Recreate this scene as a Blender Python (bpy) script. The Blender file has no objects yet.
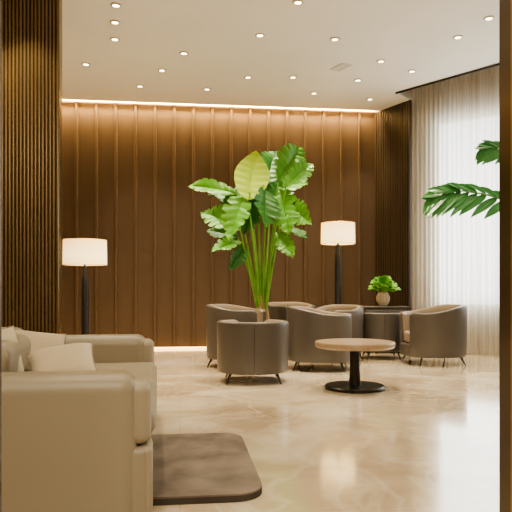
import bpy, bmesh, math, random
from mathutils import Vector, Matrix
random.seed(4)
COL = bpy.context.scene.collection
F, HOR, CH = 620.0, 288.0, 1.1
CEIL = 4.4
R = math.radians

def P(px, py, d):
    return Vector(((px-256)*d/F, d, CH-(py-HOR)*d/F))
def PX(px, d, z=0):
    return Vector(((px-256)*d/F, d, z))

# ------------------------------------------------------------------ materials
def new_mat(name):
    m = bpy.data.materials.new(name); m.use_nodes = True
    nt = m.node_tree
    return m, nt, nt.nodes['Principled BSDF']

def mat(name, c1, c2=None, rough=.6, scale=8, bump=0, bscale=200, stretch=(1,1,1), metal=0, coat=0, spec=.5, sheen=0, detail=4):
    m, nt, b = new_mat(name)
    b.inputs['Roughness'].default_value = rough
    b.inputs['Metallic'].default_value = metal
    b.inputs['Coat Weight'].default_value = coat
    b.inputs['Specular IOR Level'].default_value = spec
    b.inputs['Sheen Weight'].default_value = sheen
    tc = nt.nodes.new('ShaderNodeTexCoord'); mp = nt.nodes.new('ShaderNodeMapping')
    mp.inputs['Scale'].default_value = stretch
    nt.links.new(tc.outputs['Object'], mp.inputs['Vector'])
    n = nt.nodes.new('ShaderNodeTexNoise'); n.inputs['Scale'].default_value = scale; n.inputs['Detail'].default_value = detail
    nt.links.new(mp.outputs[0], n.inputs['Vector'])
    r = nt.nodes.new('ShaderNodeValToRGB')
    r.color_ramp.elements[0].position = .3; r.color_ramp.elements[1].position = .7
    r.color_ramp.elements[0].color = (*c1, 1); r.color_ramp.elements[1].color = (*(c2 or c1), 1)
    nt.links.new(n.outputs['Fac'], r.inputs[0]); nt.links.new(r.outputs[0], b.inputs['Base Color'])
    if bump:
        n2 = nt.nodes.new('ShaderNodeTexNoise'); n2.inputs['Scale'].default_value = bscale
        nt.links.new(mp.outputs[0], n2.inputs['Vector'])
        bp = nt.nodes.new('ShaderNodeBump'); bp.inputs['Strength'].default_value = bump; bp.inputs['Distance'].default_value = .01
        nt.links.new(n2.outputs['Fac'], bp.inputs['Height']); nt.links.new(bp.outputs[0], b.inputs['Normal'])
    return m

def emis(name, col, s, base=(.8,.7,.5)):
    m, nt, b = new_mat(name)
    b.inputs['Base Color'].default_value = (*base, 1)
    b.inputs['Emission Color'].default_value = (*col, 1)
    b.inputs['Emission Strength'].default_value = s
    return m

M = {}
M['wall'] = mat('warm_wood_panel', (.100,.066,.041), (.107,.071,.045), .72, 3, 0, 60, (6,6,.4), spec=.18)
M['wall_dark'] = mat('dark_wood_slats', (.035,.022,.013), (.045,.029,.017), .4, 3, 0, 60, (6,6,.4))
M['pier'] = mat('bronze_fluted_panel', (.155,.108,.057), (.19,.133,.07), .27, 3, 0, 60, (6,6,.4), spec=.7, metal=.75)
M['ceiling'] = mat('ceiling_plaster', (.69,.675,.64), (.72,.705,.67), .9, 1.2)
M['plaster'] = mat('warm_plaster', (.55,.49,.40), (.6,.54,.45), .9, 2)
M['pocket'] = mat('cream_pocket_plaster', (.55,.49,.40), (.6,.54,.45), .9, 2)
M['sofa'] = mat('olive_taupe_leather', (.255,.217,.152), (.27,.23,.162), .42, 2, .03, 260, spec=.5)
M['sofa_seat'] = mat('olive_taupe_cushion', (.28,.24,.17), (.295,.252,.18), .48, 2, .03, 260)
M['pillow'] = mat('light_tan_linen', (.45,.375,.26), (.49,.41,.285), .85, 10, .2, 500, sheen=.3)
M['piping'] = mat('tan_piping', (.25,.20,.13), None, .8)
M['chair'] = mat('taupe_leather', (.083,.070,.059), (.090,.076,.064), .38, 2, .03, 240)
M['chair_in'] = mat('tan_leather_lining', (.25,.193,.135), (.27,.21,.147), .45, 2, .03, 240)
M['chair_leg'] = mat('dark_chair_leg', (.02,.013,.008), (.035,.02,.012), .4)
M['wood_top'] = mat('walnut_tabletop', (.27,.195,.125), (.35,.258,.17), .35, 4, .02, 90, (1,9,1), coat=.3)
M['bronze'] = mat('dark_bronze', (.018,.014,.010), (.03,.022,.016), .35, 5, metal=.4)
M['black'] = mat('black_lacquer', (.010,.009,.009), (.016,.014,.013), .3, 5)
M['gold'] = mat('brushed_gold_metal', (.42,.25,.09), (.5,.3,.12), .35, 5, metal=.8)
M['jamb'] = mat('dark_door_jamb', (.05,.032,.018), (.09,.058,.03), .35, 1.2, metal=.5)
M['rug'] = mat('brown_rug', (.11,.087,.066), (.25,.205,.158), .95, 4, .6, 250, detail=10)
M['rug_edge'] = mat('dark_rug_binding', (.05,.038,.028), (.07,.053,.04), .9)
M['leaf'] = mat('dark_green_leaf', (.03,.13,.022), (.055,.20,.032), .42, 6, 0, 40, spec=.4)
M['leaf_lit'] = mat('lit_green_leaf', (.09,.29,.03), (.15,.38,.045), .42, 3, spec=.4)  # lit copy of the leaf green: light is put into the colour
M['leaf_bright'] = mat('lit_yellow_green_leaf', (.42,.64,.06), (.52,.72,.09), .5, 6, spec=.3)  # leaf caught by light, its brightness put into the colour
M['leaf_cool'] = mat('glossy_frond_leaf', (.045,.22,.05), (.09,.32,.09), .33, 6)
M['stem'] = mat('green_stalk', (.14,.34,.04), (.24,.48,.09), .4, 5)
M['trunk'] = mat('pale_trunk', (.42,.28,.13), (.5,.36,.2), .8, 20)
M['vase'] = mat('ribbed_cream_ceramic', (.45,.36,.25), (.55,.45,.32), .4, 8)
M['soil'] = mat('potting_soil', (.02,.013,.008), (.05,.03,.02), .95, 60)
M['downlight'] = emis('downlight_lens', (1,.84,.56), 13)
M['trimring'] = mat('white_trim_ring', (.45,.39,.30), (.5,.43,.34), .5)
M['strip'] = emis('warm_led_strip', (1,.50,.10), 4.5)
M['strip_low'] = emis('warm_led_floor_strip', (1,.62,.25), 5)
M['vent'] = mat('ceiling_grille', (.57,.55,.51), (.61,.59,.55), .6)

m, nt, b = new_mat('cream_lamp_shade'); M['shade'] = m
b.inputs['Base Color'].default_value = (.85,.72,.5,1); b.inputs['Roughness'].default_value = .9
tc = nt.nodes.new('ShaderNodeTexCoord'); sp = nt.nodes.new('ShaderNodeSeparateXYZ'); nt.links.new(tc.outputs['Generated'], sp.inputs[0])
rp = nt.nodes.new('ShaderNodeValToRGB'); rp.color_ramp.elements[0].color = (1,.66,.25,1); rp.color_ramp.elements[1].color = (1,.55,.18,1)
e = rp.color_ramp.elements.new(.4); e.color = (1,.76,.38,1)
nt.links.new(sp.outputs['Z'], rp.inputs[0]); nt.links.new(rp.outputs[0], b.inputs['Emission Color']); b.inputs['Emission Strength'].default_value = 1.9

# sheer curtain
m = bpy.data.materials.new('sheer_cream_voile'); m.use_nodes = True; M['curtain'] = m; nt = m.node_tree; nt.nodes.clear()
out = nt.nodes.new('ShaderNodeOutputMaterial'); tr = nt.nodes.new('ShaderNodeBsdfTranslucent'); df = nt.nodes.new('ShaderNodeBsdfDiffuse'); tp = nt.nodes.new('ShaderNodeBsdfTransparent')
tc = nt.nodes.new('ShaderNodeTexCoord'); wv = nt.nodes.new('ShaderNodeTexNoise'); wv.inputs['Scale'].default_value = 5
mp = nt.nodes.new('ShaderNodeMapping'); mp.inputs['Scale'].default_value = (4,4,.05)
nt.links.new(tc.outputs['Object'], mp.inputs[0]); nt.links.new(mp.outputs[0], wv.inputs['Vector'])
rp = nt.nodes.new('ShaderNodeValToRGB'); rp.color_ramp.elements[0].position=.3; rp.color_ramp.elements[1].position=.65
rp.color_ramp.elements[0].color = (.54,.49,.40,1); rp.color_ramp.elements[1].color = (.74,.70,.61,1)
nt.links.new(wv.outputs['Fac'], rp.inputs[0])
nt.links.new(rp.outputs[0], tr.inputs['Color']); nt.links.new(rp.outputs[0], df.inputs['Color'])
m1 = nt.nodes.new('ShaderNodeMixShader'); m1.inputs[0].default_value = .55; nt.links.new(df.outputs[0], m1.inputs[1]); nt.links.new(tr.outputs[0], m1.inputs[2])
m2 = nt.nodes.new('ShaderNodeMixShader'); m2.inputs[0].default_value = .22; nt.links.new(m1.outputs[0], m2.inputs[1]); nt.links.new(tp.outputs[0], m2.inputs[2])
nt.links.new(m2.outputs[0], out.inputs[0])

# marble floor
m, nt, b = new_mat('polished_marble_floor'); M['floor'] = m
tc = nt.nodes.new('ShaderNodeTexCoord')
n1 = nt.nodes.new('ShaderNodeTexNoise'); n1.inputs['Scale'].default_value = 1.05; n1.inputs['Detail'].default_value = 7; n1.inputs['Distortion'].default_value = .9
nt.links.new(tc.outputs['Object'], n1.inputs['Vector'])
r1 = nt.nodes.new('ShaderNodeValToRGB'); el = r1.color_ramp.elements
el[0].position = .3; el[0].color = (.45,.345,.22,1); el[1].position = .66; el[1].color = (.80,.71,.55,1)
e = el.new(.5); e.color = (.63,.52,.36,1)
nt.links.new(n1.outputs['Fac'], r1.inputs[0])
n2 = nt.nodes.new('ShaderNodeTexNoise'); n2.inputs['Scale'].default_value = 1.4; n2.inputs['Detail'].default_value = 7; n2.inputs['Distortion'].default_value = 1.4
nt.links.new(tc.outputs['Object'], n2.inputs['Vector'])
r2 = nt.nodes.new('ShaderNodeValToRGB'); el = r2.color_ramp.elements
el[0].position = .45; el[0].color = (0,0,0,1); el[1].position = .55; el[1].color = (0,0,0,1); e = el.new(.5); e.color = (.3,.3,.3,1)
nt.links.new(n2.outputs['Fac'], r2.inputs[0])
mx = nt.nodes.new('ShaderNodeMixRGB'); mx.inputs[2].default_value = (.88,.81,.66,1)
nt.links.new(r2.outputs[0], mx.inputs[0]); nt.links.new(r1.outputs[0], mx.inputs[1])
br = nt.nodes.new('ShaderNodeTexBrick'); br.offset = 0; br.inputs['Scale'].default_value = 1; br.inputs['Brick Width'].default_value = 1.5; br.inputs['Row Height'].default_value = 1.5
br.inputs['Mortar Size'].default_value = .003; br.inputs['Color1'].default_value = (1,1,1,1); br.inputs['Color2'].default_value = (.95,.94,.93,1); br.inputs['Mortar'].default_value = (.84,.81,.76,1)
mp = nt.nodes.new('ShaderNodeMapping'); mp.inputs['Rotation'].default_value = (0,0,R(-7)); nt.links.new(tc.outputs['Object'], mp.inputs[0]); nt.links.new(mp.outputs[0], br.inputs['Vector'])
ml = nt.nodes.new('ShaderNodeMixRGB'); ml.blend_type = 'MULTIPLY'; ml.inputs[0].default_value = 1
nt.links.new(mx.outputs[0], ml.inputs[1]); nt.links.new(br.outputs['Color'], ml.inputs[2]); nt.links.new(ml.outputs[0], b.inputs['Base Color'])
b.inputs['Roughness'].default_value = .13; b.inputs['IOR'].default_value = 2.1; b.inputs['Specular IOR Level'].default_value = .6; b.inputs['Coat Weight'].default_value = .6; b.inputs['Coat Roughness'].default_value = .09

# ------------------------------------------------------------------ object helpers
def obj(name, bm, m, parent=None, smooth=True, loc=None, rotz=0):
    me = bpy.data.meshes.new(name)
    bmesh.ops.recalc_face_normals(bm, faces=bm.faces)
    bm.to_mesh(me); bm.free()
    for p in me.polygons: p.use_smooth = smooth
    if smooth:
        try: me.set_sharp_from_angle(angle=R(40))
        except Exception: pass
    me.materials.append(M[m] if isinstance(m, str) else m)
    o = bpy.data.objects.new(name, me); COL.objects.link(o)
    if parent: o.parent = parent
    if loc is not None: o.location = loc
    o.rotation_euler.z = rotz
    return o
def thing(name, label, cat, loc=(0,0,0), rotz=0, group=None):
    o = bpy.data.objects.new(name, None); COL.objects.link(o)
    o.location = loc; o.rotation_euler.z = rotz; o.empty_display_size = .1
    o['label'] = label; o['category'] = cat
    if group: o['group'] = group
    return o
def tag(o, label, cat, group=None):
    o['label'] = label; o['category'] = cat
    if group: o['group'] = group
    return o
def struct(o): o['kind'] = 'structure'; return o

def box(bm, x0, x1, y0, y1, z0, z1, bev=0, seg=4, cut=None):
    t = bmesh.new()
    bmesh.ops.create_cube(t, size=1)
    if cut is not None: z0 = cut-bev*1.5
    for v in t.verts:
        v.co = Vector(((x0+x1)/2+v.co.x*(x1-x0), (y0+y1)/2+v.co.y*(y1-y0), (z0+z1)/2+v.co.z*(z1-z0)))
    if bev: bmesh.ops.bevel(t, geom=t.edges[:], offset=bev, segments=seg, affect='EDGES', profile=.5)
    if cut is not None:
        bmesh.ops.bisect_plane(t, geom=t.verts[:]+t.edges[:]+t.faces[:], plane_co=(0,0,cut), plane_no=(0,0,1), clear_inner=True)
        bmesh.ops.contextual_create(t, geom=[e for e in t.edges if e.is_boundary])
    merge(bm, t)
def merge(bm, t):
    mp = {}
    for v in t.verts: mp[v] = bm.verts.new(v.co)
    for f in t.faces:
        try: bm.faces.new([mp[v] for v in f.verts])
        except ValueError: pass
    t.free()
def lathe(bm, prof, n=48, cx=0, cy=0):
    rings = []
    for r, z in prof:
        if r < 1e-6: rings.append([bm.verts.new((cx,cy,z))])
        else: rings.append([bm.verts.new((cx+r*math.cos(2*math.pi*i/n), cy+r*math.sin(2*math.pi*i/n), z)) for i in range(n)])
    for a, b in zip(rings, rings[1:]):
        for i in range(n):
            j = (i+1) % n
            if len(a) == 1 and len(b) == 1: continue
            if len(a) == 1: bm.faces.new((a[0], b[i], b[j]))
            elif len(b) == 1: bm.faces.new((a[i], a[j], b[0]))
            else: bm.faces.new((a[i], a[j], b[j], b[i]))
def tube(bm, pts, radii, n=8, closed=False):
    pts = [Vector(p) for p in pts]; rings = []
    if not hasattr(radii, '__len__'): radii = [radii]*len(pts)
    L = len(pts)
    for i, p in enumerate(pts):
        if closed: d = pts[(i+1) % L]-pts[i-1]
        else: d = pts[min(i+1, L-1)]-pts[max(i-1, 0)]
        d.normalize()
        up = Vector((0,0,1)) if abs(d.z) < .9 else Vector((1,0,0))
        a = d.cross(up).normalized(); b = d.cross(a)
        rings.append([bm.verts.new(p+(a*math.cos(2*math.pi*k/n)+b*math.sin(2*math.pi*k/n))*radii[i]) for k in range(n)])
    prs = list(zip(rings, rings[1:])) + ([(rings[-1], rings[0])] if closed else [])
    for a, b in prs:
        for k in range(n):
            j = (k+1) % n; bm.faces.new((a[k], a[j], b[j], b[k]))
    if not closed: bm.faces.new(rings[0]); bm.faces.new(rings[-1])
def extrude_profile(bm, pts, z0, z1, closed=False):
    a = [bm.verts.new((x,y,z0)) for x,y in pts]; b = [bm.verts.new((x,y,z1)) for x,y in pts]
    n = len(pts)
    for i in range(n if closed else n-1):
        j = (i+1) % n; bm.faces.new((a[i], a[j], b[j], b[i]))
    if closed: bm.faces.new(a); bm.faces.new(b)
def B(): return bmesh.new()

# ------------------------------------------------------------------ room shell
WR = Vector((2.25,11.7)); ANG = math.atan2(.7,5.73)
C0 = Vector((2.72,10.88)); CD = Vector((1.19,-.82)).normalized()
CN = Vector((CD.y, -CD.x))
if CN.y > 0: CN = -CN
def CP(t, off=0): return C0+CD*t+CN*off
bl = WR + Vector((-math.cos(ANG), -math.sin(ANG)))*7.3
CL = 6.0; fr = CP(CL); TOP=5.1
def slab(name, poly, z0, z1, m):
    bm = B(); extrude_profile(bm, poly, z0, z1, True); return struct(obj(name, bm, m, smooth=False))
slab('floor', [(-5.2,-1.7),(fr.x+.3,-1.7),(fr.x+.3,fr.y+.3),tuple(CP(0,-.6)),(2.3,12.2),(-5.2,11.4)], -.1, 0, 'floor')
nv = Vector((math.sin(ANG), -math.cos(ANG)))*.16
WRs = WR+nv
E0=Vector((2.36,10.46)); ED=Vector((1.21,-1.35)).normalized(); E1=E0+ED*((fr.x+.2-E0.x)/ED.x)
cpoly = [(-5.1,-1.5), (fr.x+.2,-1.5), tuple(E1), tuple(E0), tuple(C0), (WR.x+.15,WR.y-.1), (WRs.x, WRs.y), (bl.x+nv.x, bl.y+nv.y)]
slab('ceiling', cpoly, CEIL, CEIL+.12, 'ceiling')
slab('ceiling_cove', [(bl.x+nv.x*2, bl.y+nv.y*2),(WR.x+nv.x*2,WR.y+nv.y*2),(WR.x-nv.x,WR.y-nv.y),(bl.x-nv.x,bl.y-nv.y)], CEIL+.25, CEIL+.3, 'ceiling')
slab('ceiling_pocket', [tuple(E0-ED*.3+Vector((-.2,0))), (E1.x,E1.y-.3), (fr.x+.2,fr.y+.3), tuple(CP(0,-.3)), (2.3,10.9)], TOP, TOP+.05, 'pocket')
bm=B(); L=(E1-E0).length; box(bm,0,L,-.015,.0,CEIL-.03,CEIL+.05); struct(obj('trim_1',bm,'bronze',smooth=False,loc=(E0.x,E0.y,0),rotz=math.atan2(ED.y,ED.x)))
bm=B(); box(bm,0,L,-.06,-.02,CEIL+.03,TOP); struct(obj('trim_2',bm,'pocket',smooth=False,loc=(E0.x,E0.y,0),rotz=math.atan2(ED.y,ED.x)))
dd=C0-E0; bm=B(); box(bm,-.05,dd.length+.1,0,.04,CEIL+.03,TOP); struct(obj('trim_3',bm,'pocket',smooth=False,loc=(E0.x,E0.y,0),rotz=math.atan2(dd.y,dd.x)))

# back wall: flat matte panels with thin even raised ribs
pts = []; x = -7.5; pitch = .345
while x < -.001:
    pts += [(x,0),(x+.262,0),(x+.270,-.030),(x+.276,-.034),(x+.306,-.034),(x+.312,-.030),(x+.320,0)]
    x += pitch
pts = [(a,b) for a,b in pts if a < 0]+[(0,0),(0,.15),(-7.5,.15)]
bm = B(); extrude_profile(bm, pts, 0, CEIL+.25, True)
struct(obj('wall_back', bm, 'wall', smooth=False, loc=(WR.x,WR.y,0), rotz=ANG))
def slatwall(name, a, b, pitch, depth, m, z1, thick=.15, z0=0, rnd=False):
    d = Vector(b)-Vector(a); L = d.length; n = int(L/pitch); p = L/n; pts = []
    for i in range(n):
        if rnd:
            for k in range(9):
                an = math.pi*k/8; pts.append((i*p+p/2-p*.46*math.cos(an), -depth*math.sin(an)))
        else: pts += [(i*p,0),(i*p+p*.35,0),(i*p+p*.35,-depth),(i*p+p,-depth)]
    pts += [(L,0),(L,thick),(0,thick)]
    bm = B(); extrude_profile(bm, pts, z0, z1, True)
    return struct(obj(name, bm, m, smooth=False, loc=(a[0],a[1],0), rotz=math.atan2(d.y,d.x)))
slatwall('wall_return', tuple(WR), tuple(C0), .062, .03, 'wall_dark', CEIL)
slatwall('wall_left', (-3.9,6.62), (-2.165,6.83), .038, .022, 'pier', CEIL, .16, rnd=True)
bm = B(); box(bm, -5.15,-5, -1.6,11,0,CEIL+.3); struct(obj('wall_far_left', bm, 'plaster', smooth=False))
bm = B(); box(bm, -5.1, fr.x+.2, -1.65,-1.5,0,CEIL); struct(obj('wall_rear', bm, 'plaster', smooth=False))
bm = B(); box(bm, fr.x+.05, fr.x+.2, -1.5,fr.y+.1,0,TOP); struct(obj('wall_far_right', bm, 'plaster', smooth=False))

# window wall behind the curtain
WIN = Vector(CP(0,-.12)); wa = math.atan2(CD.y, CD.x)
bm = B()
box(bm, 0,.45, 0,.12, 0,TOP, 0); box(bm, 5.8,6.1,0,.12,0,TOP); box(bm,.45,5.8,0,.12,4.0,TOP); box(bm,.45,5.8,0,.12,0,.75)
struct(obj('wall_right', bm, 'plaster', smooth=False, loc=(WIN.x,WIN.y,0), rotz=wa))
bm = B()
for i in range(1,5):
    xx = .45+i*1.07; box(bm, xx-.035, xx+.035, .02,.10,.75,4.0)
box(bm,.45,5.8,.02,.1,.75,.82); box(bm,.45,5.8,.02,.1,3.93,4.0)
struct(obj('window_1', bm, 'plaster', smooth=False, loc=(WIN.x,WIN.y,0), rotz=wa))
# curtain
bm = B(); n = 1000; rows = [0.02,1.2,2.6,4.0,TOP-.01]; vs = []
for zi, z in enumerate(rows):
    row = []
    for i in range(n+1):
        t = .04+i/n*5.7
        off = .07+.022*math.sin(2*math.pi*t/.08+1.2*math.sin(t*2.1)+zi*.1)+.010*math.sin(t*31+zi*.3)
        p = CP(t, off); row.append(bm.verts.new((p.x,p.y,z)))
    vs.append(row)
for a, b in zip(vs, vs[1:]):
    for i in range(n): bm.faces.new((a[i],a[i+1],b[i+1],b[i]))
tag(obj('sheer_curtain', bm, 'curtain'), 'sheer cream floor-to-ceiling pleated curtain over the bright window on the right', 'curtain')

# near door frame
bm = B(); box(bm,.824,.90,2.0,2.1,0,CEIL); struct(obj('trim_4', bm, 'jamb', smooth=False))
bm = B(); box(bm,.8215,.90,1.985,2.0,0,CEIL); struct(obj('trim_5', bm, 'gold', smooth=False))
bm = B(); box(bm,-.95,-.862,2.0,2.1,0,CEIL); struct(obj('trim_6', bm, 'jamb', smooth=False))
bm = B(); box(bm,-7.2,-.02,-.085,-.06,0.005,.035); o = obj('floor_light_strip', bm, 'strip_low', smooth=False, loc=(WR.x,WR.y,0), rotz=ANG)
tag(o,'thin warm glowing light strip along the foot of the wood panelled wall','light strip')
bm = B(); box(bm,-7.2,-.02,-.075,-.055,CEIL+.005,CEIL+.04); o = obj('cove_light_strip', bm, 'strip', smooth=False, loc=(WR.x,WR.y,0), rotz=ANG)
tag(o,'golden cove light strip hidden along the top of the wood panelled wall','light strip')

# ------------------------------------------------------------------ sofa
sofa = thing('sofa','large olive-taupe leather sofa with thick rounded arms in the left foreground','sofa',(-.495,2.86,0),R(9))
def part(name, m, par, *boxes, bev=.04, seg=5, cut=None):
    bm = B()
    for bb in boxes: box(bm, *bb, bev, seg, cut)
    return obj(name, bm, m, par)
SL=2.66; AT=.28
part('base','sofa',sofa,(-1.33,0,.03,SL-.03,.05,.355),bev=.035,cut=.05)
part('arm','sofa',sofa,(-1.32,-.055,0,AT,0,.70),bev=.085,seg=9,cut=.004)
part('arm','sofa',sofa,(-1.32,-.055,SL-AT,SL,0,.70),bev=.085,seg=9,cut=.004)
for y0 in (.04,SL-AT+.03): part('arm_front_pad','sofa_seat',sofa,(-.13,.010,y0,y0+AT-.05,.36,.66),bev=.055,seg=7)
for y0 in (.04,SL-AT+.03): part('arm_front_base','sofa_seat',sofa,(-.13,.018,y0,y0+AT-.05,.05,.355),bev=.03,seg=5,cut=.052)
part('backrest','sofa',sofa,(-1.46,-1.02,.04,SL-.04,.0,.775),bev=.12,seg=8,cut=.004)
sw=(SL-2*AT)/2
for i in range(2): part('seat_cushion','sofa_seat',sofa,(-1.0,.035,AT+.003+i*sw,AT+(i+1)*sw-.003,.345,.485),bev=.06)
for i in range(2): part('back_cushion','sofa_seat',sofa,(-1.12,-.90,AT+.005+i*sw,AT+(i+1)*sw-.006,.47,.75),bev=.09,seg=7)

def pillow(label, loc, rx, ry, rz, w, h, t):
    r = thing('throw_pillow',label,'pillow',loc,0,'throw pillows on the sofa')
    r.rotation_euler = (rx,ry,rz)
    bm = B(); n = 18; top=[];bot=[]
    def xy(u,v):
        pin = 1-.10*(1-u*u)*abs(v)**3; pin2 = 1-.10*(1-v*v)*abs(u)**3
        return u*w/2*pin2, v*h/2*pin
    for i in range(n+1):
        a=[];b=[]
        for j in range(n+1):
            u=-1+2*i/n; v=-1+2*j/n; x,y=xy(u,v)
            th=t/2*((1-abs(u)**3)*(1-abs(v)**3))**.5
            a.append(bm.verts.new((x,y,th))); 
            b.append(a[-1] if th<1e-6 else bm.verts.new((x,y,-th)))
        top.append(a);bot.append(b)
    for i in range(n):
        for j in range(n):
            bm.faces.new((top[i][j],top[i+1][j],top[i+1][j+1],top[i][j+1]))
            try: bm.faces.new((bot[i][j],bot[i][j+1],bot[i+1][j+1],bot[i+1][j]))
            except ValueError: pass
    obj('cover',bm,'pillow',r)
    pts=[]
    for k in range(n): pts.append((*xy(-1+2*k/n,-1),0))
    for k in range(n): pts.append((*xy(1,-1+2*k/n),0))
    for k in range(n): pts.append((*xy(1-2*k/n,1),0))
    for k in range(n): pts.append((*xy(-1,1-2*k/n),0))
    bm=B(); tube(bm,pts,.006,6,True); obj('piping',bm,'piping',r)
    return r
p = P(37,354,4.75); pillow('tan square throw pillow in the middle, leaning behind the lower one', p, R(60),R(8),R(28), .43,.39,.19)
p = P(63,367,4.05); pillow('tan throw pillow lying lowest and nearest the near sofa arm', p, R(36),R(-8),R(20), .43,.36,.20)
p = P(-3,356,4.2); pillow('tan throw pillow at the left edge, partly cut by the frame', p, R(72),R(0),R(62), .38,.40,.16)

def rrect(w,h,r,n=8):
    out=[]
    for cx,cy,a0 in ((w/2-r,h/2-r,0),(-w/2+r,h/2-r,90),(-w/2+r,-h/2+r,180),(w/2-r,-h/2+r,270)):
        for k in range(n+1):
            a=R(a0+90*k/n); out.append((cx+r*math.cos(a),cy+r*math.sin(a)))
    return out
rug = thing('rug','thick mottled brown rug with rounded corners in front of the olive-taupe sofa','rug',(-.40,3.83,0),R(7))
bm=B(); extrude_profile(bm, rrect(.742,1.362,.16),.001,.034,True); obj('binding',bm,'rug_edge',rug)
bm=B(); extrude_profile(bm, rrect(.74,1.36,.16),.0342,.043,True); obj('pile',bm,'rug',rug)

# ------------------------------------------------------------------ armchairs
def armchair(label, cx, cy, rot, r=.385, back=.86, arm=.70, base_z=.12, sq=2.35):
    t = thing('tub_armchair',label,'armchair',(cx,cy,0),R(rot),'tub armchairs around the lounge')
    def rad(a, rr):
        c,s=abs(math.cos(a)),abs(math.sin(a)); return rr/((c**sq+s**sq)**(1/sq))
    amax=R(156); n=56
    def H(a):
        k=abs(a)/amax; k=min(1,max(0,(k-.2)/.6)); k=k*k*(3-2*k); h=back+(arm-back)*k
        e=max(0,(abs(a)/amax-.94)/.06); return h-.03*e*e
    def ring(prof_fn, nn=n):
        bm=B(); rows=[]
        for i in range(nn+1):
            a=-amax+2*amax*i/nn; h=H(a); row=[]
            for rr,z in prof_fn(h):
                q=rad(a,rr); row.append(bm.verts.new((q*math.sin(a),q*math.cos(a),z)))
            rows.append(row)
        m=len(rows[0])
        for A_,B_ in zip(rows,rows[1:]):
            for k in range(m): bm.faces.new((A_[k],A_[(k+1)%m],B_[(k+1)%m],B_[k]))
        bm.faces.new(rows[0]); bm.faces.new(rows[-1]); return bm
    th=.085
    rt=.042
    def outer(h):
        pts=[(r*.98-.06,base_z),(r*.98-.03,base_z),(r*.98-.008,base_z+.01),(r*.98,base_z+.03),(r*.99,.35),(r,h-.10),(r,h-.026)]
        for k in range(1,5):
            a=R(90*k/5); pts.append((r-.026+.026*math.cos(a),h-.026+.026*math.sin(a)))
        pts+=[(r-.028,h),(r-rt+.003,h-.002),(r-rt,h-.012),(r*.98-.06,.3)]
        return pts
    obj('shell',ring(outer),'chair',t)
    def inner(h):
        o=r-rt-.001; pts=[(r*.98-.062,.28),(o,h-.05),(o,h-.010),(o-.012,h-.002),(r-th+.010,h-.006),(r-th,h-.022),(r-th-.006,h-.07),(r*.97-th-.015,.28)]
        return pts
    obj('lining',ring(inner),'chair_in',t)
    def disc(rr,z0,z1,bev,m,name,front=1.0):
        bm=B(); prof=[(0,z0),(rr-bev,z0)]
        for k in range(1,5):
            a=R(-90+90*k/4); prof.append((rr-bev+bev*math.cos(a),z0+bev+bev*math.sin(a)))
        for k in range(0,5):
            a=R(90*k/4); prof.append((rr-bev+bev*math.cos(a),z1-bev+bev*math.sin(a)))
        prof.append((0,z1+.012)); N=56; rings=[]
        for q,z in prof:
            if q<1e-6: rings.append([bm.verts.new((0,0,z))]); continue
            row=[]
            for i in range(N):
                a=2*math.pi*i/N; k=rad(a,q); y=k*math.cos(a); x=k*math.sin(a)
                if y<0: y*=front
                row.append(bm.verts.new((x,y,z)))
            rings.append(row)
        for A_,B_ in zip(rings,rings[1:]):
            for i in range(N):
                j=(i+1)%N
                if len(A_)==1: bm.faces.new((A_[0],B_[i],B_[j]))
                elif len(B_)==1: bm.faces.new((A_[i],A_[j],B_[0]))
                else: bm.faces.new((A_[i],A_[j],B_[j],B_[i]))
        return obj(name,bm,m,t)
    disc(r*.972,base_z+.003,.30,.02,'chair','seat_base')
    disc(r*.95-th-.01,.302,.47,.035,'chair_in','seat_cushion',1.2)
    for sx in (-1,1):
        for sy in (-1,1):
            bm=B(); a=Vector((sx*r*.62,sy*r*.62,base_z+.01)); b=Vector((sx*r*.74,sy*r*.74,0))
            tube(bm,[a,b],[.018,.008],10); obj('leg',bm,'chair_leg',t)
    bm=B(); q=[]
    for k in range(10):
        z=.16+(back-.04-.16)*k/9
        rr=r*(.98+.01*min(1,max(0,(z-.15)/.20))+.01*min(1,max(0,(z-.35)/(back-.45))))
        q.append((0,rr+.0005,z))
    tube(bm,q,.0025,6); obj('seam',bm,'chair_leg',t)
    return t
armchair('dark taupe tub armchair nearest the camera, its curved back turned to us',-.04,7.36,183,.425,.715,.71)
armchair('taupe tub armchair with tan lining, left of the big plant and behind the nearest one',-.28,8.75,68,.41,.87,.80)
armchair('large taupe tub armchair with tan lining just left of and behind the round table',.88,8.48,80,.46,.85,.75)
armchair('taupe tub armchair with tan lining farthest back, right of the big plant stem',.55,10.0,20,.40,.87,.82)
armchair('taupe tub armchair with tan lining in front of the right floor lamp',1.23,9.48,-40,.39,.84,.77)
armchair('dark taupe tub armchair turned away in front of the low cabinet',1.97,9.76,178,.345,.72,.70)
armchair('large taupe tub armchair beside the sheer curtain',2.58,9.05,-82,.46,.86,.75)

# ------------------------------------------------------------------ round table
tb = thing('round_side_table','round wood-topped pedestal table on a dark disc base between the armchairs','table',(1.08,6.78,0))
bm=B(); lathe(bm,[(0,.445),(.38,.445),(.42,.452),(.434,.468),(.436,.505),(.43,.515),(0,.516)],72); obj('tabletop',bm,'wood_top',tb)
bm=B(); lathe(bm,[(0,.418),(.12,.418),(.13,.43),(.13,.4448),(0,.4448)],40); obj('mounting_plate',bm,'bronze',tb)
bm=B(); lathe(bm,[(0,.05),(.07,.05),(.064,.08),(.055,.2),(.052,.418),(0,.418)],32); obj('pedestal',bm,'bronze',tb)
bm=B(); lathe(bm,[(0,0),(.31,0),(.33,.006),(.33,.028),(.315,.042),(.1,.05),(0,.051)],64); obj('base',bm,'bronze',tb)

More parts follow.
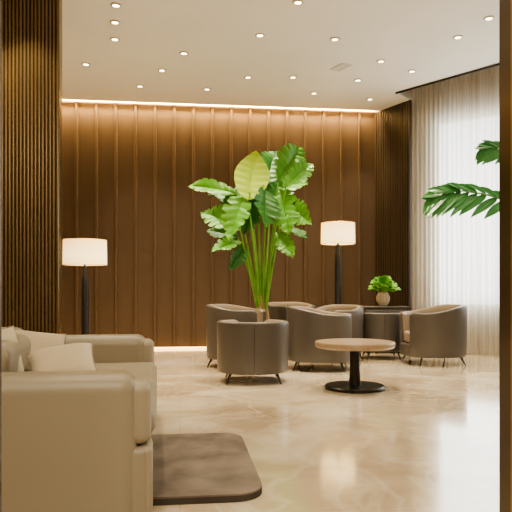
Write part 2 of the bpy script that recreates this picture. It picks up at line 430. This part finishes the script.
# ------------------------------------------------------------------ lamps
def lamp(label, loc, top, sw, sh, pr):
    t=thing('floor_lamp',label,'lamp',loc,0,'floor lamps against the wood wall')
    bm=B(); lathe(bm,[(0,0),(.15,0),(.16,.008),(.16,.022),(.15,.03),(pr*1.3,.034),(0,.034)],40); obj('base',bm,'black',t)
    zb=top-sh
    bm=B(); lathe(bm,[(0,.033),(pr*1.25,.033),(pr*1.25,.15),(pr,.2),(pr,zb-.22),(pr*.75,zb-.18),(pr*.75,zb-.02),(pr*.3,zb),(pr*.3,zb+.10),(0,zb+.10)],24); obj('pole',bm,'black',t)
    bm=B(); r0,r1=sw/2,sw/2*.985
    lathe(bm,[(r0,zb),(r1,top),(r1-.006,top),(r0-.006,zb),(r0,zb)],56); s=obj('lamp_shade',bm,'shade',t)
    for z,rr in((zb,r0),(top,r1)):
        bm=B(); tube(bm,[((rr-.003)*math.cos(2*math.pi*k/40),(rr-.003)*math.sin(2*math.pi*k/40),z) for k in range(40)],.005,6,True)
        obj('shade_ring',bm,'gold',s)
    bm=B()
    for k in range(3):
        a=2*math.pi*k/3; tube(bm,[(0,0,zb+.095),((r0-.008)*math.cos(a),(r0-.008)*math.sin(a),zb+.10)],.004,6)
    obj('shade_spider',bm,'gold',t)
    bm=B(); lathe(bm,[(0,zb+.10),(.02,zb+.11),(.035,zb+.15),(.02,zb+.19),(0,zb+.2)],16); obj('bulb',bm,'downlight',t)
    for dz,e in ((top+.04,35),(zb-.03,25)):
        L=bpy.data.lights.new('lamp_glow','SPOT'); L.energy=e; L.color=(1,.72,.38); L.spot_size=R(125); L.spot_blend=1; L.shadow_soft_size=.12
        o=bpy.data.objects.new('lamp_glow',L); COL.objects.link(o); o.location=(loc[0],loc[1],dz)
        if dz>top: o.rotation_euler=(math.pi,0,0)
lamp('shorter floor lamp with lit cream drum shade on the left, behind the sofa', tuple(PX(85,9.2)), 1.1+48*9.2/F, 43*9.2/F, 25*9.2/F, .055)
lamp('taller floor lamp with lit cream drum shade rising behind the armchairs on the right', tuple(PX(338,10.75)), 1.1+65*10.75/F, 34*10.75/F, 21*10.75/F, .058)

# ------------------------------------------------------------------ plants
def leaf(bm, base, tip, w, nrm=Vector((0,-1,.3)), droop=.1, cut=0, fold=.18, n=16, peak=.8, wig=0, rib=0):
    base,tip=Vector(base),Vector(tip); ax=tip-base; L=ax.length
    side=ax.cross(nrm).normalized(); nn=side.cross(ax).normalized()
    ph=random.uniform(0,6)
    rows=[]
    for i in range(n+1):
        t=i/n
        pr=max(0,math.sin(math.pi*t**peak))**(.7 if t<.5 else .95)
        c=base+ax*t+Vector((0,0,-droop*L*(t*t)))+Vector((0,0,droop*L*t*.6))
        row=[]
        for k in (-1,-.6,-.04,0,.04,.6,1):
            ww=w/2*pr
            if cut and abs(k)==1:
                s=(t*6+ph+(0 if k>0 else .5))%1
                ww*=1-cut*(max(0,1-abs(s-.5)*5))
            rb = rib*w*math.sin(2*math.pi*t*8-abs(k)*2)*min(1,abs(k)*1.6) - (rib*w*1.2 if k==0 else 0)
            row.append(bm.verts.new(c+side*(k*ww)+ax*(abs(k)*.10*math.sin(math.pi*t)*(1 if cut else .3))+nn*(abs(k)*ww*fold*1.2+wig*w*math.sin(t*9+k*2+ph)*abs(k)+rb)))
        rows.append(row)
    for a,b in zip(rows,rows[1:]):
        for k in range(6): bm.faces.new((a[k],a[k+1],b[k+1],b[k]))
def curve(a,b,ex=1.7,n=10):
    a,b=Vector(a),Vector(b); out=[]
    for i in range(n+1):
        t=i/n; h=a.lerp(b,t)
        h.x=a.x+(b.x-a.x)*t**ex; h.y=a.y+(b.y-a.y)*t**ex; out.append(h)
    return out
D=9.45
pl=thing('tall_potted_plant','tall leafy green plant with long stalks and broad leaves in the middle of the lounge','plant',(P(262,300,D).x,D,0))
ox,oy=pl.location.x,pl.location.y
def loc(px,py,d=D): v=P(px,py,d); return Vector((v.x-ox,v.y-oy,v.z))
bm=B(); lathe(bm,[(0,0),(.16,0),(.17,.02),(.21,.42),(.215,.45),(.19,.45),(.185,.40),(0,.40)],40); pot=obj('planter',bm,'bronze',pl)
bm=B(); lathe(bm,[(0,.401),(.184,.401),(.18,.42),(0,.43)],32); obj('soil',bm,'soil',pl)
bm=B(); tube(bm,[(0,0,.41),(0.005,0,.6),(-.01,0,.8),(0,0,.98)],[.07,.062,.058,.05],12); obj('trunk',bm,'trunk',pl)
bm=B(); tube(bm,[(.05,0,.41),(.09,.01,.6),(.05,-.02,.88)],[.045,.035,.03],10); obj('trunk',bm,'trunk',pl)
specs=[
 ((248,200),(256,150),34,-.45,0,'leaf_bright'),
 ((278,182),(301,144),26,-.2,.45,'leaf_lit'),
 ((286,186),(313,161),17,-.3,.45,'leaf_lit'),
 ((266,184),(276,148),24,.05,.2,'leaf'),
 ((236,194),(187,183),14,-.15,.2,'leaf_lit'),
 ((234,206),(208,192),16,.1,.2,'leaf'),
 ((240,230),(201,209),22,-.2,.45,'leaf_lit'),
 ((242,242),(211,250),16,-.15,.45,'leaf_lit'),
 ((238,238),(206,228),15,.1,.3,'leaf'),
 ((246,246),(229,268),13,-.1,.3,'leaf'),
 ((246,190),(229,238),23,-.3,.45,'leaf_lit'),
 ((257,194),(244,232),20,-.15,.3,'leaf'),
 ((266,186),(265,226),25,-.3,.45,'leaf'),
 ((280,190),(289,232),24,-.15,.45,'leaf_lit'),
 ((278,190),(308,181),18,.05,.3,'leaf_lit'),
 ((284,204),(311,222),20,-.2,.45,'leaf_lit'),
 ((280,226),(307,238),16,.0,.45,'leaf'),
 ((276,232),(294,256),14,-.2,.45,'leaf_lit'),
 ((248,198),(222,208),20,.1,.2,'leaf'),
 ((252,214),(240,176),22,.25,.2,'leaf'),
 ((270,214),(288,172),24,.25,.2,'leaf'),
]
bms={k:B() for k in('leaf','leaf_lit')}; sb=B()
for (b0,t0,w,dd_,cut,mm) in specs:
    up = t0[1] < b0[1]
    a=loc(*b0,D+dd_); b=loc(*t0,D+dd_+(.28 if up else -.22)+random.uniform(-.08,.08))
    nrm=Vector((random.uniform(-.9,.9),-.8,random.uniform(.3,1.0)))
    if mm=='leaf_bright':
        q=B(); leaf(q,a,b,w*D/F,Vector((.1,-1,.5)),.02,0,.05,40,.85,0,.012); o=obj('large_leaf',q,'leaf_bright',pl); o['label']='brightly lit yellow-green rounded leaf'
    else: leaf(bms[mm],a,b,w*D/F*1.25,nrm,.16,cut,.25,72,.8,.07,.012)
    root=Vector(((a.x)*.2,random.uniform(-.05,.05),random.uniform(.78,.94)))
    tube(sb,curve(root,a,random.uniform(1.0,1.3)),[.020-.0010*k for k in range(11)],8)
obj('dark_leaves',bms['leaf'],'leaf',pl); obj('lit_leaves',bms['leaf_lit'],'leaf_lit',pl); obj('stalks',sb,'stem',pl)

D2=6.9
wp=thing('window_plant','potted plant with glossy split leaves reaching in before the curtain at the right edge','plant',(P(548,300,D2).x,D2,0))
wx,wy=wp.location.x,wp.location.y
def l2(px,py,d=D2): v=P(px,py,d); return Vector((v.x-wx,v.y-wy,v.z))
bm=B(); lathe(bm,[(0,0),(.2,0),(.21,.02),(.25,.5),(.23,.5),(.22,.45),(0,.45)],40); obj('planter',bm,'vase',wp)
bm=B(); lathe(bm,[(0,.451),(.218,.451),(0,.47)],32); obj('soil',bm,'soil',wp)
lf=B(); st=B()
def pinnate(path, lens, m=14, wd=.30):
    pts=[Vector(p) for p in path]
    def at(t):
        k=t*(len(pts)-1); i=min(int(k),len(pts)-2); return pts[i].lerp(pts[i+1],k-i)
    tube(st,[at(i/10) for i in range(11)],[.013-.0009*i for i in range(11)],6)
    for i in range(m):
        t=.04+.96*i/(m-1); c=at(t); d=(at(min(1,t+.03))-at(max(0,t-.03))).normalized()
        L=lens*(.6+.55*math.sin(math.pi*min(1,t*.8+.2)))
        for s in(-1,1):
            up=Vector((0,-.35,1)) if s>0 else Vector((0,-.4,-1))
            e=c+(d*1.0+up*(.28 if s>0 else .9)).normalized()*L*(.7 if s>0 else 1.15)
            leaf(lf,c-d*.01,e,lens*wd,Vector((random.uniform(-.3,.4),-1,random.uniform(.3,1.0))),.12,0,.2,8,.8)
A=l2(512,202)
pinnate([A,l2(484,194),l2(462,191),l2(444,193),l2(434,197)],.35,11)
pinnate([l2(514,154),l2(503,149),l2(493,147),l2(484,149)],.26,7)
pinnate([l2(560,150),l2(575,120),l2(600,110)],.26,8)
pinnate([l2(560,210),l2(585,200),l2(620,215)],.26,8)
for e in (A,l2(514,154),l2(560,150),l2(560,210)):
    tube(st,curve((0,0,.46),e),[.02-.001*k for k in range(11)],7)
obj('leaves',lf,'leaf_cool',wp); obj('stalks',st,'stem',wp)

# low cabinet and small plant
CY=10.62
cab=thing('low_cabinet','low dark brown cabinet in the corner under the small potted plant','cabinet',(2.20,CY,0),R(0))
part('body','chair',cab,(-.37,.37,-.19,.19,.05,.755),bev=.015,seg=3)
part('cabinet_top','chair',cab,(-.38,.38,-.2,.2,.756,.79),bev=.008,seg=3)
for s in(-1,1):
    d=part('door','chair',cab,(.01 if s>0 else -.34,.34 if s>0 else -.01,-.205,-.191,.09,.73),bev=.004,seg=2)
    part('knob','gold',d,(s*.04-.008,s*.04+.008,-.222,-.2055,.42,.50),bev=.003,seg=2)
for sx in(-1,1):
    for sy in(-1,1): part('leg','black',cab,(sx*.32-.02,sx*.32+.02,sy*.14-.02,sy*.14+.02,0,.0495),bev=.003,seg=1)
sp=thing('small_potted_plant','small bushy green plant in a ribbed cream vase on the low cabinet','plant',(P(383,300,CY).x,CY,.79))
bm=B(); prof=[(0,0),(.06,0),(.075,.02),(.11,.09),(.115,.15),(.095,.2),(.08,.225),(.09,.24),(.075,.24),(.07,.2),(0,.2)]
lathe(bm,prof,72)
for v in bm.verts:
    a=math.atan2(v.co.y,v.co.x); k=1+.05*math.cos(12*a); v.co.x*=k; v.co.y*=k
obj('vase',bm,'vase',sp)
lf=B(); st=B()
for i in range(110):
    a=random.uniform(0,2*math.pi); el=random.uniform(.0,1.4); rr=random.uniform(.12,.24)
    b=Vector((math.cos(a)*math.cos(el)*rr,math.sin(a)*math.cos(el)*rr*.8,.26+math.sin(el)*rr*.9))
    o=Vector((math.cos(a)*math.cos(el),math.sin(a)*math.cos(el),math.sin(el)*.6+random.uniform(-.3,.2))).normalized()
    leaf(lf,b,b+o*.085,.075,Vector((0,-.7,1)),.15,0,.2,6,.8)
    if i%2==0: tube(st,[(0,0,.2),b*.5+Vector((0,0,.13)),b],.003,5)
obj('leaves',lf,'leaf_lit',sp); obj('stalks',st,'stem',sp)

# ------------------------------------------------------------------ ceiling fittings
DL=[(116,5,'first downlight on the ceiling above the slatted pier, nearest the top edge'),
(115,22,'second downlight back in the left column of the ceiling'),
(115,39,'third downlight back in the left column of the ceiling'),
(86,64,'downlight farthest left on the ceiling, near the slatted pier'),
(140,86,'downlight close to the cove light at the left of the back wall'),
(162,70,'downlight left of centre, between the left column and the next bright one'),
(184,53,'bright downlight left of centre, on the middle of the ceiling'),
(207,89,'downlight near the cove light, left of the big plant'),
(248,77,'downlight above the tallest leaves of the big plant'),
(293,77,'downlight near the cove light, just right of the big plant'),
(260,35,'downlight at the middle of the ceiling'),
(298,2,'downlight cut by the top edge near the middle of the ceiling'),
(335,39,'downlight right of centre, ahead of the ceiling grille'),
(358,80,'downlight above the taller floor lamp, near the cove light'),
(381,61,'downlight on the ceiling between the grille and the dark slatted corner'),
(412,71,'downlight nearest the dark slatted corner and curtain'),
(314,93,'small downlight right against the cove light'),
(370,99,'smallest downlight by the corner where the cove light ends'),
(458,37,'second downlight from the right, above the curtain slot'),
(489,18,'downlight farthest right on the ceiling')]
def beam(x,y,e=165,sz=84):
    L=bpy.data.lights.new('down_spot','SPOT'); L.energy=e; L.color=(1,.84,.61); L.spot_size=R(sz); L.spot_blend=.8; L.shadow_soft_size=.04
    o=bpy.data.objects.new('down_spot',L); COL.objects.link(o); o.location=(x,y,CEIL-.03)
for i,(px,py,lab) in enumerate(DL):
    d=(CEIL-CH)*F/(HOR-py); x=(px-256)*d/F
    t=thing('downlight','round '+lab,'downlight',(x,d,CEIL),0,'recessed ceiling downlights')
    rr=.042
    bm=B(); lathe(bm,[(rr,-.001),(rr*1.55,-.001),(rr*1.55,-.008),(rr,-.014),(rr,-.001)],32); obj('trim_ring',bm,'trimring',t)
    bm=B(); lathe(bm,[(0,-.004),(rr*.98,-.004),(rr*.98,-.002),(0,-.002)],32); obj('lens',bm,'downlight',t)
    beam(x,d,185)
for x,y in ((-1.2,5.0),(.9,5.0),(2.9,5.4),(-1.0,3.2),(.9,3.2),(2.9,3.2)): beam(x,y,135)  # unseen spots without fittings, added to brighten the foreground
beam(1.05,6.85,380,70)      # unseen spot over the round table, added for its round floor shadow
d=(CEIL-CH)*F/(HOR-67)
bm=B(); box(bm,-.09,.09,-.16,.16,-.008,-.001)
for k in range(6): box(bm,-.08,.08,-.14+k*.05,-.12+k*.05,-.013,-.008)
tag(obj('ceiling_grille',bm,'vent',smooth=False,loc=((341-256)*d/F,d,CEIL),rotz=R(30)),'small faint rectangular air grille in the ceiling','vent')

# ------------------------------------------------------------------ light
def area(loc, target, sx, sy, e, col):
    L=bpy.data.lights.new('area','AREA'); L.shape='RECTANGLE'; L.size=sx; L.size_y=sy; L.energy=e; L.color=col
    o=bpy.data.objects.new('area',L); COL.objects.link(o); o.location=loc
    dr=Vector(target)-Vector(loc); o.rotation_euler=dr.to_track_quat('-Z','Y').to_euler(); return o
c=CP(3,-.9); tg=CP(3,3)
area((c.x,c.y,2.25),(tg.x,tg.y,2.25),5.8,3.6,600,(.90,.96,1))
mid=WR+Vector((-math.cos(ANG),-math.sin(ANG)))*3.6+nv*.85
o=area((mid.x,mid.y,CEIL+.1),(mid.x,mid.y,0),7.0,.04,300,(1,.70,.32))
o.rotation_euler=(0,0,ANG); o.rotation_euler.rotate_axis('X',R(8))
for xx in (-2.45,-3.0):  # unseen spots added to graze the fluted pier and raise its sheen
    L=bpy.data.lights.new('pier_graze','SPOT'); L.energy=270; L.color=(1,.82,.50); L.spot_size=R(70); L.spot_blend=.7; L.shadow_soft_size=.04
    o=bpy.data.objects.new('pier_graze',L); COL.objects.link(o); o.location=(xx,6.25,CEIL-.03); o.rotation_euler=(R(10),0,0)
area((.3,-.4,CEIL-.05),(.3,-.1,0),4,2,270,(1,.88,.71))  # unseen overhead fill added to brighten the sofa side and foreground
w=bpy.data.worlds.new('world'); bpy.context.scene.world=w; w.use_nodes=True
w.node_tree.nodes['Background'].inputs[0].default_value=(.85,.92,1,1); w.node_tree.nodes['Background'].inputs[1].default_value=3
try: bpy.context.scene.view_settings.look='AgX - Medium High Contrast'
except Exception: pass

cam=bpy.data.cameras.new('camera'); co=bpy.data.objects.new('camera',cam); COL.objects.link(co)
co.location=(0,0,CH); co.rotation_euler=(R(90),0,0); cam.sensor_width=36; cam.lens=36*F/512; cam.shift_y=(HOR-256)/512; cam.clip_end=100
bpy.context.scene.camera=co
